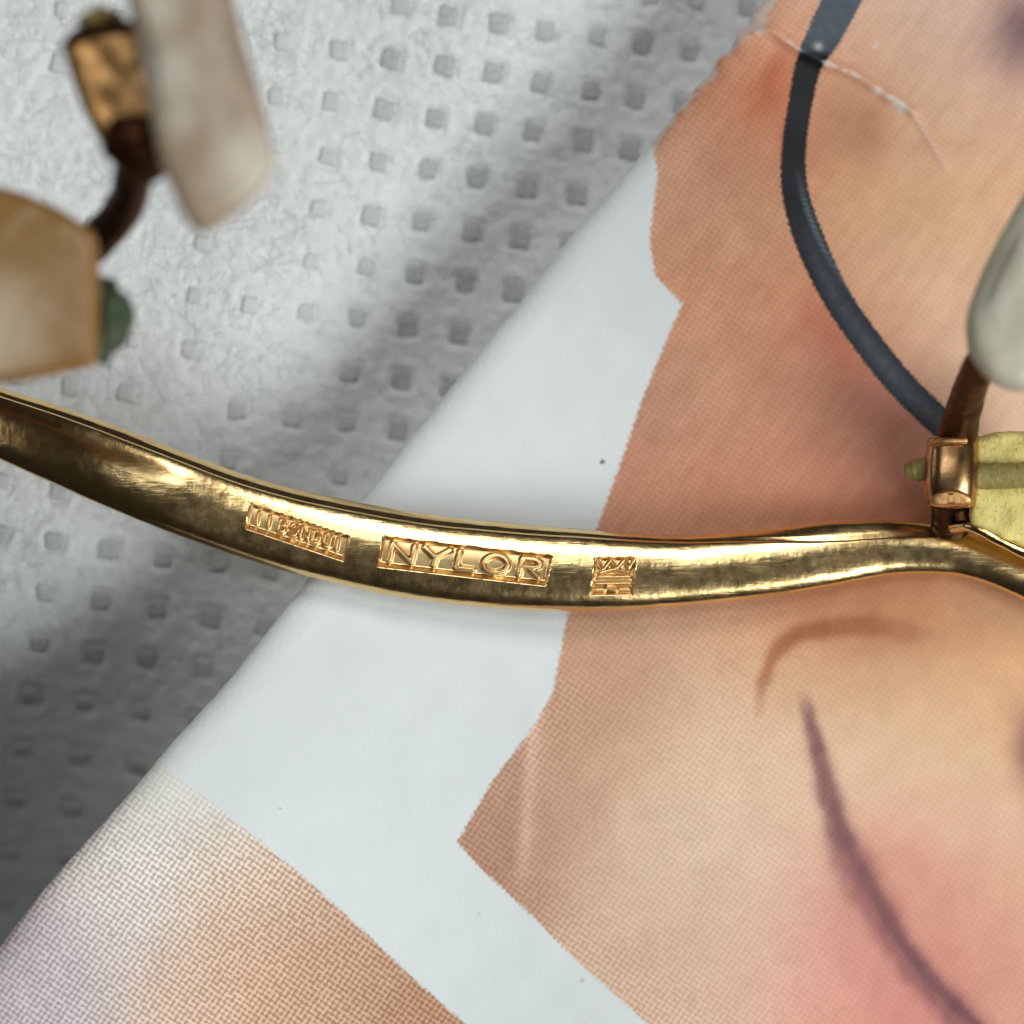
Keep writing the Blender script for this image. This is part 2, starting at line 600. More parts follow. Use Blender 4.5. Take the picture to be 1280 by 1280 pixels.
def build_cloth():
    root = empty('nonwoven_cloth', (0, 0, 0), 'white nonwoven wiping cloth embossed with small grey squares, lying under the magazine', 'cloth')
    st = 4.0
    xs = np.arange(-420, 1500 + st, st); ys = np.arange(-420, 1640 + st, st)
    # coarser outside what shows
    keepx = (xs < 1010); keepx |= (np.arange(len(xs)) % 6 == 0)
    xs = xs[keepx]
    PX, PY = np.meshgrid(xs, ys, indexing='ij')
    Z = cloth_z(PX, PY)
    fine = 1.5 * vnoise(PX / 17, PY / 15, 31) + 1.3 * vnoise(PX / 8.5, PY / 8.0, 32) + 1.0 * vnoise(PX / 38, PY / 36, 33)
    pit = np.zeros_like(Z); rim = np.zeros_like(Z)
    for (x, y, vis, h, rot) in bonds:
        m = (abs(PX - x) < 34) & (abs(PY - y) < 34)
        if not m.any():
            continue
        dx, dy = PX[m] - x, PY[m] - y
        u = dx * math.cos(rot) + dy * math.sin(rot); v = -dx * math.sin(rot) + dy * math.cos(rot)
        d = (np.abs(u) ** 5 + np.abs(v) ** 5) ** 0.2 - h
        k = sstep(6.0, -1.0, d)
        rim[m] = np.maximum(rim[m], np.exp(-((d - 8) / 4.0) ** 2) * vis)
        pit[m] = np.maximum(pit[m], k * (0.15 + 0.85 * vis))
    Z = Z + fine * (1 - pit) - 3.8 * pit + 1.4 * rim * (1 - pit)
    X, Y, ZZ = W(PX.ravel(), PY.ravel(), Z.ravel())
    me = mesh_np('sheet', np.c_[X, Y, ZZ], grid_faces(len(xs), len(ys))[:, ::-1])
    adopt(link('sheet', me, cloth_material()), root)
    # fused squares at the bottom of each dimple
    mb = bond_material()
    shapes = []
    for q in range(5):
        bm = bmesh.new()
        ring = []
        n = 24
        for t in range(n):
            a = 2 * math.pi * t / n
            c, s = math.cos(a), math.sin(a)
            r = 12.6 / ((abs(c) ** 7 + abs(s) ** 7) ** (1 / 7)) * (1 + 0.05 * math.sin(3 * a + q * 2) + random.uniform(-.04, .04))
            ring.append((r * c, r * s))
        lo = [bm.verts.new((x * S, y * S, -2.5 * S)) for x, y in ring]
        hi = [bm.verts.new((x * .96 * S, y * .96 * S, 0.6 * S)) for x, y in ring]
        mid = [bm.verts.new((x * .6 * S, y * .6 * S, 1.4 * S)) for x, y in ring]
        for t in range(n):
            u = (t + 1) % n
            bm.faces.new((lo[t], lo[u], hi[u], hi[t])); bm.faces.new((hi[t], hi[u], mid[u], mid[t]))
        bm.faces.new(mid)
        me = bpy.data.meshes.new('bond_square'); bm.to_mesh(me); bm.free()
        me.materials.append(mb)
        me.polygons.foreach_set('use_smooth', np.ones(len(me.polygons), bool))
        shapes.append(me)
    for (x, y, vis, h, rot) in bonds:
        if vis < 0.3 and random.random() < 0.6:
            continue
        o = bpy.data.objects.new('bond_square', shapes[random.randrange(5)])
        COL.objects.link(o)
        o.color = (vis, vis, vis, 1)
        z = float(cloth_z(np.array(x), np.array(y))) - 3.8 * (0.15 + 0.85 * vis) + 1.6
        o.location = W(x, y, z)
        k = (D - z) / D * h / 12.5 * (0.8 + 0.2 * vis)
        e = 12.0
        gx = float(cloth_z(np.array(x + e), np.array(y)) - cloth_z(np.array(x - e), np.array(y))) / (2 * e)
        gy = -float(cloth_z(np.array(x), np.array(y + e)) - cloth_z(np.array(x), np.array(y - e))) / (2 * e)
        q = Vector((0, 0, 1)).rotation_difference(Vector((-gx, -gy, 1)).normalized())
        o.rotation_euler = (q.to_matrix() @ Matrix.Rotation(-rot, 3, 'Z')).to_euler()
        o.scale = (k, k, k * 0.8)
        adopt(o, root)
    # loose and bonded fibres over the surface
    N = 7000
    fx = RNG.uniform(-150, 980, N); fy = RNG.uniform(-150, 1330, N)
    a, b = sheet_ab(fx, fy)
    ok = a < 6
    fx, fy = fx[ok], fy[ok]
    V = []; F = []; base = 0
    for x, y in zip(fx, fy):
        ang = RNG.uniform(0, math.pi); ln = RNG.uniform(25, 110); cur = RNG.normal(0, 0.45)
        r = RNG.uniform(0.18, 0.42); n = 8
        t = np.linspace(-0.5, 0.5, n)
        th = ang + cur * t * 2
        qx = x + np.cumsum(np.cos(th)) * ln / n; qy = y + np.cumsum(np.sin(th)) * ln / n
        qz = cloth_z(qx, qy) + 0.3 + 0.5 * np.sin((t + 0.5) * math.pi) * RNG.uniform(0, 1.3)
        nx, ny = -np.sin(th), np.cos(th)
        ring = np.stack([np.c_[qx + nx * r, qy + ny * r, qz - r * .5], np.c_[qx, qy, qz + r], np.c_[qx - nx * r, qy - ny * r, qz - r * .5]], 1)
        V.append(ring.reshape(-1, 3))
        F.append(grid_faces(n, 3, True) + base)
        base += n * 3
    V = np.vstack(V); F = np.vstack(F)
    X, Y, Z = W(V[:, 0], V[:, 1], V[:, 2])
    o = adopt(link('surface_fibres', mesh_np('surface_fibres', np.c_[X, Y, Z], F), fibre_material()), root)
    o['kind'] = 'stuff'
    return root


# ------------------------------------------------------------------ magazine cover
SKIN_EDGE = [(808, 160), (817, 190), (822, 215), (817, 258), (812, 300), (819, 344), (853, 380), (835, 420), (806, 490), (772, 590),
             (746, 660), (722, 730), (708, 775), (700, 820), (690, 868), (662, 915), (616, 975), (571, 1053), (600, 1085), (660, 1140), (722, 1202), (815, 1284), (960, 1412), (1500, 1890)]
SKIN_POLY = SKIN_EDGE + [(2600, 1890), (2600, -600), (1000, -600), (960, -8), (930, 30), (890, 70), (850, 120)]
BLOCK_EDGE = [(160, 915), (222, 970), (300, 1032), (380, 1096), (450, 1160), (520, 1226), (590, 1288), (700, 1390)]
BLOCK_POLY = BLOCK_EDGE + [(700, 1900), (-900, 1900), (-900, 900)]
FRAME_LINE = spline([(1085, -70, 27), (1052, 0, 26), (1030, 44, 24), (1012, 78, 19), (1002, 120, 17), (992, 190, 17), (995, 245, 19), (1014, 305, 21), (1045, 370, 20), (1086, 430, 20), (1130, 484, 20), (1180, 532, 20), (1260, 600, 20)], 70)

TONES = [  # px, py, displayed colour of the print there
    (830, 200, 200, 160, 135), (860, 180, 198, 150, 122), (900, 120, 196, 140, 106), (945, 62, 196, 118, 74), (962, 112, 186, 96, 62), (972, 160, 196, 122, 88),
    (880, 260, 198, 150, 120), (840, 320, 200, 138, 104), (940, 300, 198, 144, 110), (900, 420, 200, 146, 114), (985, 400, 202, 138, 104),
    (1050, 450, 192, 116, 90), (1095, 510, 196, 130, 112), (850, 500, 190, 142, 118), (950, 520, 202, 148, 116), (1000, 560, 200, 146, 118),
    (1110, 570, 186, 122, 104), (800, 600, 186, 130, 102), (900, 630, 190, 128, 96), (1040, 640, 190, 120, 88), (985, 25, 226, 178, 150), (960, 20, 226, 184, 160), (1000, 45, 226, 176, 148),
    (1080, 40, 206, 180, 160), (1180, 60, 208, 176, 156), (1250, 105, 212, 168, 150), (1070, 155, 178, 128, 94), (1120, 120, 200, 160, 130),
    (1150, 210, 208, 164, 126), (1250, 210, 216, 170, 130), (1050, 260, 200, 156, 122), (1150, 330, 208, 168, 134), (1250, 310, 214, 170, 136),
    (1120, 430, 208, 168, 134), (1180, 480, 222, 180, 150), (1240, 510, 236, 206, 180), (1260, 420, 224, 190, 160),
    (730, 800, 192, 148, 122), (690, 950, 196, 158, 134), (610, 1045, 172, 130, 106), (640, 1000, 176, 134, 110), (800, 850, 196, 158, 130), (760, 880, 194, 154, 128), (880, 800, 214, 174, 140),
    (950, 765, 204, 146, 112), (1050, 755, 196, 128, 90), (1200, 760, 206, 148, 108), (1110, 745, 194, 126, 84), (1250, 790, 220, 168, 124),
    (870, 950, 226, 196, 168), (930, 900, 224, 190, 160), (1150, 880, 228, 190, 150), (1250, 880, 228, 180, 138), (1100, 960, 228, 192, 160),
    (1060, 860, 222, 182, 146), (1200, 1030, 232, 194, 164), (780, 1100, 208, 176, 150), (860, 1050, 218, 188, 162), (900, 1200, 216, 182, 158), (830, 1220, 208, 174, 150), (950, 1100, 226, 194, 170), (1000, 1010, 226, 192, 164),
    (1000, 1220, 222, 178, 156), (1060, 1220, 226, 160, 142), (1110, 1260, 232, 152, 136), (1080, 1130, 214, 158, 140), (1190, 1160, 216, 154, 130), (1240, 1140, 226, 176, 146), (1250, 1240, 222, 168, 142), (1150, 1060, 224, 166, 140), (1180, 1250, 200, 130, 120)]
BLOCK_TONES = [(220, 960, 212, 214, 212), (300, 1075, 214, 194, 176), (420, 1200, 186, 150, 124), (550, 1270, 180, 136, 106), (240, 1010, 212, 208, 198), (150, 1060, 216, 210, 204),
               (150, 1140, 206, 196, 192), (60, 1250, 196, 186, 188), (250, 1250, 208, 178, 156), (350, 1270, 202, 160, 130), (10, 1200, 176, 166, 172), (330, 1150, 206, 172, 146)]


def tone_field(px, py, samples, sig):
    num = np.zeros((px.size, 3)); den = np.zeros(px.size)
    for (x, y, r, g, b) in samples:
        w = np.exp(-((px - x) ** 2 + (py - y) ** 2) / (2 * sig * sig)) + 1e-9 / (1 + (px - x) ** 2 + (py - y) ** 2)
        num += w[:, None] * np.array([r, g, b], float); den += w
    return num / den[:, None]


def build_magazine():
    c0 = W(500.0, 800.0, -150.0)
    root = empty('magazine', c0, 'glossy magazine cover with a halftone printed face and white border, worn along its edge', 'magazine')
    n_b = 560
    E = spline(EDGE, n_b)
    # worn, slightly ragged edge
    t = np.arange(n_b)
    bpos = E @ ET
    rag = 0.5 * vnoise(bpos / 9.0, bpos * 0, 41) + 1.4 * vnoise(bpos / 55, bpos * 0 + 4, 42)
    rag += 6 * sstep(60, 10, np.abs(E[:, 1] - 62)) * vnoise(bpos / 14, bpos * 0, 43)
    E = E - EN * rag[:, None]
    R = 15.0
    RX = 40.0
    thick = 34.0
    arc = np.linspace(0, np.pi / 2, 9)
    prof = [(6.0, -thick + 5), (1.5, -thick + 1), (0.0, -R - 2)]
    prof = [(0.9, -thick)] + [(0.0, -thick + 4)] + [(RX * (1 - math.cos(q)), -R + R * math.sin(q)) for q in arc]
    da = np.r_[np.arange(RX + 4, 1130, 4.5), np.arange(1150, 1700, 40)]
    prof += [(a, 0.0) for a in da]
    A = np.array([p[0] for p in prof]); H = np.array([p[1] for p in prof])
    PX = E[:, 0][:, None] + A[None, :] * EN[0]
    PY = E[:, 1][:, None] + A[None, :] * EN[1]
    top = sheet_top(PX, PY)
    Z = top + H[None, :]
    Z = Z + 0.9 * vnoise(PX / 40, PY / 40, 44) * (A[None, :] > RX)
    # fold across the top corner of the printed picture and a soft dog-ear crease
    CRE1 = np.array([(925, 50), (962, 36), (1000, 62), (1030, 78), (1068, 92), (1098, 112), (1140, 138)], float)
    CRE2 = np.array([(1140, 138), (1158, 168), (1182, 208)], float)
    x, y = PX.ravel(), PY.ravel()
    d1, _ = poly_dist(x, y, CRE1)
    d2, _ = poly_dist(x, y, CRE2)
    dc = np.abs((x - 668) * 0.99 + (y - 890) * 0.08)
    Z = Z.ravel() + 7 * np.exp(-(d1 / 7) ** 2) + 3 * np.exp(-(d2 / 4) ** 2) + 2.2 * np.exp(-(dc / 14) ** 2) * sstep(850, 900, y) * sstep(1120, 1060, y)
    X, Y, ZZ = W(x, y, Z)
    me = mesh_np('front_cover', np.c_[X, Y, ZZ], grid_faces(n_b, len(A)))
    # ---- print fields
    dsk, _ = poly_dist(x, y, np.array(SKIN_EDGE))
    skin = np.where(inside(x, y, SKIN_POLY), 1, -1) * dsk
    # beyond the traced border the picture bleeds to the sheet's edge
    bleed = (x > 815) & (y < 182)
    skin = np.where(bleed, np.maximum(skin, 12), skin)
    dbl, _ = poly_dist(x, y, np.array(BLOCK_EDGE))
    blk = np.where(inside(x, y, BLOCK_POLY), 1, -1) * dbl
    tone = tone_field(x, y, TONES, 68)
    tb = tone_field(x, y, BLOCK_TONES, 60)
    fade = sstep(945, 1120, y - 0.15 * (x - 220))
    tb = tb
    isb = blk > -12
    tone = np.where(isb[:, None], tb, tone)
    edge = np.where(isb, blk, skin)

    left_of_frame = sstep(6, -6, x - np.interp(y, FRAME_LINE[:, 1], FRAME_LINE[:, 0]))

    def blob(tone, cx, cy, rx, ry, ang, rgb, k, m=1.0):
        c, s = math.cos(ang), math.sin(ang)
        u = (x - cx) * c + (y - cy) * s; v = -(x - cx) * s + (y - cy) * c
        w = (m * k * np.exp(-(u / rx) ** 2 - (v / ry) ** 2))[:, None]
        return tone * (1 - w) + np.array(rgb, float) * w

    def stroke(tone, pts, rgb, k, soft_l, soft_r=None):
        P = spline(pts, 60)
        d, par = poly_dist(x, y, P[:, :2])
        wd = np.interp(par, np.linspace(0, 1, 60), P[:, 2])
        d = np.abs(d + wd * (0.15 * vnoise(x / 13, y / 17, 81) + 0.05 * vnoise(x / 5, y / 6, 82)))
        wd = wd * (1 + 0.16 * vnoise(par * 14, par * 0, 83))
        st = np.interp(par, np.linspace(0, 1, 60), P[:, 3]) * (0.92 + 0.10 * vnoise(x / 8, y / 22, 84))
        w = (k * st * np.exp(-(np.maximum(d - wd * 0.35, 0) / (wd * soft_l)) ** 2))[:, None]
        return tone * (1 - w) + np.array(rgb, float) * w
    tone = blob(tone, 1282, 35, 40, 55, 0.3, (110, 84, 92), 0.8)
    tone = blob(tone, 1290, 935, 24, 50, 0, (128, 84, 84), 0.75)
    tone = blob(tone, 968, 105, 26, 46, 0.5, (172, 76, 40), 0.5, left_of_frame)
    tone = blob(tone, 985, 172, 14, 40, -0.1, (170, 88, 62), 0.55, left_of_frame)
    tone = blob(tone, 1072, 150, 40, 46, 0.2, (158, 104, 70), 0.5, 1 - left_of_frame)
    tone = blob(tone, 1110, 505, 80, 36, 0.9, (150, 76, 72), 0.22, left_of_frame)
    tone = blob(tone, 1045, 425, 70, 26, 0.95, (176, 90, 66), 0.45, left_of_frame)
    tone = blob(tone, 780, 850, 60, 80, 0.6, (178, 134, 112), 0.4)
    tone = blob(tone, 820, 510, 40, 60, 0.5, (170, 122, 104), 0.4)
    tone = blob(tone, 1100, 800, 90, 22, 0, (196, 142, 104), 0.5)
    tone = blob(tone, 985, 840, 40, 50, 0.4, (206, 164, 126), 0.4)
    # crease by the mouth and the line of the lips
    tone = stroke(tone, [(948, 890, 6, 0.25), (953, 858, 7, 0.6), (966, 822, 8, 0.9), (990, 797, 9, 1), (1030, 786, 11, 1), (1075, 782, 12, 0.85), (1120, 786, 12, 0.6), (1170, 796, 11, 0.1)], (146, 84, 54), 0.8, 0.85)
    tone = stroke(tone, [(1006, 870, 8, 0.2), (1012, 900, 10, 0.9), (1024, 945, 12, 0.95), (1036, 995, 14, 0.95), (1050, 1040, 18, 1), (1076, 1096, 21, 1), (1105, 1150, 19, 1), (1140, 1205, 18, 1), (1190, 1262, 20, 1), (1290, 1360, 20, 1), (1420, 1450, 16, .6)], (122, 78, 80), 0.9, 0.72)
    tone = stroke(tone, [(1046, 1060, 26, 0.2), (1066, 1120, 34, 0.7), (1100, 1190, 44, 0.8), (1150, 1262, 46, 0.8), (1200, 1330, 46, 0.8)], (198, 124, 118), 0.36, 0.9)
    tone = stroke(tone, [(1040, 1000, 5, 0.2), (1064, 1062, 8, 0.8), (1096, 1122, 8, 0.9), (1132, 1184, 7, 0.9), (1182, 1244, 7, 0.9), (1240, 1300, 7, 0.9)], (84, 56, 66), 0.55, 0.8)
    tone = stroke(tone, [(1000, 1000, 30, 0.1), (1026, 1090, 40, 0.5), (1050, 1200, 50, 0.7), (1070, 1300, 50, 0.7)], (224, 156, 142), 0.3, 0.9)
    tone = stroke(tone, [(1060, 1010, 12, 0.2), (1100, 1060, 30, 0.8), (1150, 1110, 36, 0.8), (1210, 1180, 40, 0.7), (1290, 1260, 40, 0.6)], (212, 138, 116), 0.4, 0.9)
    # pale worn line where the sheet was once bent
    tone = tone + (np.array([22, 24, 26.0]) * (np.exp(-(dc / 9) ** 2) * sstep(850, 900, y) * sstep(1130, 1060, y))[:, None])
    # weak colour mottling of the printed skin
    mot = 3 * vnoise(x / 34, y / 26, 51) + 2.5 * vnoise(x / 12, y / 12, 52)
    streak = 4.5 * vnoise((x * 0.8 + y * 0.6) / 9, (-x * 0.6 + y * 0.8) / 46, 53) * sstep(780, 700, y)
    tone = tone + mot[:, None] * np.array([1, 1, 1]) + streak[:, None]
    tl = lin(np.clip(tone, 8, 250)) / (PAPER * 0.90)
    tl = np.clip(tl, 0.02, 1.18)
    # ---- spectacle frame printed in the picture
    df, par = poly_dist(x, y, FRAME_LINE)
    wd = np.interp(par, np.linspace(0, 1, 70), FRAME_LINE[:, 2])
    wd = wd * 0.9
    fr = wd - df
    fc = np.zeros((x.size, 3))
    yy = np.array([-100, 40, 62, 70, 200, 260, 330, 380, 470, 620], float)
    for ci, vals in enumerate(((76, 72, 62, 22, 17, 24, 36, 43, 55, 60), (84, 80, 69, 23, 18, 25, 39, 47, 60, 65), (92, 88, 76, 26, 20, 29, 44, 53, 67, 72))):
        fc[:, ci] = np.interp(y, yy, vals)
    hl, _ = poly_dist(x, y, spline([(998, 216), (1008, 258), (1024, 298), (1046, 338), (1076, 384), (1104, 424)], 40))
    fc += (np.exp(-(hl / 3.0) ** 2) * np.interp(y, [216, 260, 330, 424], [30, 74, 58, 10]))[:, None] * np.array([0.9, 1, 1.12])
    fc += (np.exp(-(df / 7.0) ** 2) * 20 * sstep(230, 340, y) * (0.8 + 0.35 * vnoise(x / 9, y / 9, 58)))[:, None]
    fc -= (sstep(9, 2, fr) * 14 * sstep(260, 330, y))[:, None]
    fcl = lin(np.clip(fc, 10, 250)) / lin((214, 220, 221))
    # ---- wear: rubbed edge, cracked fold, lost chip of ink at the top corner
    adist = np.repeat(A[None, :], n_b, 0).ravel()
    bb = np.repeat(bpos[:, None], len(A), 1).ravel()
    n1 = vnoise(x / 11, y / 11, 61); n2 = vnoise(x / 4.5, y / 4.5, 62)
    wear = sstep(0.15, 0.55, 0.9 * np.exp(-adist / 9) + 0.35 * n1 + 0.18 * n2 - 0.25) * (y < 260) * (y > 15)
    cr1 = np.exp(-(d1 / (3.2 + 2.2 * n1)) ** 2)
    wear = np.maximum(wear, sstep(0.3, 0.8, cr1 * (0.8 + 0.5 * n2) * (0.75 + 0.6 * vnoise(x / 22, y / 22, 63))))
    wear = np.maximum(wear, 0.35 * np.exp(-(d2 / 2.4) ** 2))
    chip = inside(x, y, [(905, 70), (925, 44), (948, 6), (960, -30), (985, -30), (962, 14), (958, 32), (940, 40)])
    wear = np.maximum(wear, np.where(chip, 0.9, 0))
    wear = wear * 0.62
    for (sx, sy, sr) in ((1013 + 10, 58, 4.5), (1095, 58, 3), (1098, 113, 5), (1128, 135, 6), (1120, 130, 4)):
        wear = np.maximum(wear, 0.7 * np.exp(-((x - sx) ** 2 + (y - sy) ** 2) / sr ** 2))
    screen = np.where(isb, 0.85, 0.22)
    screen = np.where(~isb, screen + 0.25 * np.exp(-(np.maximum(skin, 0) / 60) ** 2) * (y > 850), screen)
    screen = np.where(~isb, screen * (0.45 + 0.55 * sstep(1150, 850, x)), screen)
    screen = np.where(isb, screen * (0.12 + 0.88 * sstep(940, 1090, y - 0.1 * (x - 220))), screen)
    for (sx, sy, sr, sv) in ((753, 577, 3.4, 70), (727, 1225, 2.6, 160), (700, 338, 2.0, 150), (598, 1143, 2.4, 150), (884, 338, 2.2, 120), (350, 1010, 2, 150)):
        ds = np.hypot(x - sx, y - sy)
        m = ds < 9
        fr = np.where(m, np.maximum(fr, sr - ds), fr)
        fcl[m] = lin((sv, sv, sv + 8)) / lin((214, 220, 221))
    attr(me, 'sheet_px', np.c_[x, -y, 0 * x])
    attr(me, 'tone', tl); attr(me, 'skin_edge', edge); attr(me, 'frame_edge', fr)
    attr(me, 'frame_tone', fcl); attr(me, 'wear', wear); attr(me, 'screen', screen)
    adopt(link('front_cover', me, print_material()), root)
    # ---- leaves under the cover, each a thin sheet of its own
    pm = page_material()
    NL = 16
    for q in range(NL):
        aa = np.r_[0, 3, np.arange(20, 1700, 60)]
        E2 = spline(EDGE, 90)
        inset = 6 + 3 * q * (1 - q / (2.0 * NL)) + 3 * math.sin(q * 2.3)
        PX = E2[:, 0][:, None] + (aa[None, :] + inset) * EN[0]
        PY = E2[:, 1][:, None] + (aa[None, :] + inset) * EN[1]
        w = (q + 0.5) / NL
        zt = (sheet_top(PX, PY) - thick - 4) * (1 - w) + (cloth_z(PX, PY) + 8) * w
        zb = zt - 3.0
        n, m = PX.shape
        Vt = np.c_[np.array(W(PX.ravel(), PY.ravel(), zt.ravel())).T]
        Vb = np.c_[np.array(W(PX.ravel(), PY.ravel(), zb.ravel())).T]
        f = grid_faces(n, m)
        side = np.array([[i * m, (i + 1) * m, (i + 1) * m + n * m, i * m + n * m] for i in range(n - 1)])
        me = mesh_np('leaf', np.vstack([Vt, Vb]), np.vstack([f, f[:, ::-1] + n * m, side]))
        adopt(link('leaf', me, pm), root)
    return root


# ------------------------------------------------------------------ spectacles
# px, py, radius across (px), height of the axis, groove position (fraction of radius)
BAR = [(-230, 458, 40, 76, .80), (-110, 492, 41, 122, .80), (0, 529, 43, 170, .80), (70, 555, 47, 192, .80), (140, 583, 49.5, 203, .80), (210, 611, 50, 206, .80), (280, 637, 50, 196, .80), (340, 656, 51, 187, .80), (400, 671, 52.5, 179, .80), (520, 695, 54, 168, .82),
       (640, 708, 54, 158, .84), (760, 714, 50, 149, .86), (840, 714, 45, 142, .86), (910, 709, 43, 136, .80), (977, 702, 42, 130, .66), (1046, 692, 40, 124, .45), (1110, 685, 35, 120, .42),
       (1170, 687, 31, 118, .62), (1215, 694, 29, 118, .90), (1280, 717, 30, 121, .95), (1400, 778, 32, 136, .95), (1540, 850, 32, 160, .95)]

GL = {
    'N': [[(.06, 1), (.06, 0)], [(.06, 0), (.94, 1)], [(.94, 1), (.94, 0)]],
    'Y': [[(.0, 0), (.5, .55)], [(1, 0), (.5, .55)], [(.5, .55), (.5, 1)]],
    'L': [[(.12, 0), (.12, 1)], [(.12, 1), (.98, 1)]],
    'O': [[(.5 + .5 * math.cos(q * math.pi / 8), .5 + .5 * math.sin(q * math.pi / 8)) for q in range(17)]],
    'R': [[(.12, 0), (.12, 1)], [(.12, 0), (.7, 0), (.92, .14), (.92, .36), (.7, .5), (.12, .5)], [(.45, .5), (.98, 1)]],
    'I': [[(.5, 0), (.5, 1)]],
    'B': [[(.15, 0), (.15, 1)], [(.15, 0), (.7, 0), (.85, .25), (.7, .48), (.15, .48)], [(.7, .48), (.9, .75), (.7, 1), (.15, 1)]],
    'S': [[(.9, .12), (.6, 0), (.2, .08), (.15, .32), (.5, .5), (.85, .68), (.8, .92), (.4, 1), (.08, .88)]],
    'D': [[(.12, 0), (.12, 1)], [(.12, 0), (.6, 0), (.9, .3), (.9, .7), (.6, 1), (.12, 1)]],
    'U': [[(.12, 0), (.12, .75), (.35, 1), (.65, 1), (.88, .75), (.88, 0)]],
}


def affine_uv(x, y, TL, TR, BL):
    TL, TR, BL = map(lambda q: np.array(q, float), (TL, TR, BL))
    e1, e2 = TR - TL, BL - TL
    det = e1[0] * e2[1] - e1[1] * e2[0]
    dx, dy = x - TL[0], y - TL[1]
    return (dx * e2[1] - dy * e2[0]) / det, (e1[0] * dy - e1[1] * dx) / det, np.linalg.norm(e1), np.linalg.norm(e2)


def text_height(u, v, Lx, Ly, glyphs, half):
    """raised strokes inside a cartouche; glyphs = (letter, u0, u1, v0, v1)"""
    best = np.full(u.shape, 1e9)
    X, Y = u * Lx, v * Ly
    for (ch, u0, u1, v0, v1) in glyphs:
        for st in GL[ch]:
            P = np.array([((u0 + p[0] * (u1 - u0)) * Lx, (v0 + p[1] * (v1 - v0)) * Ly) for p in st])
            d, _ = poly_dist(X, Y, P)
            best = np.minimum(best, d)
    return sstep(half + 1.1, half - 0.9, best)


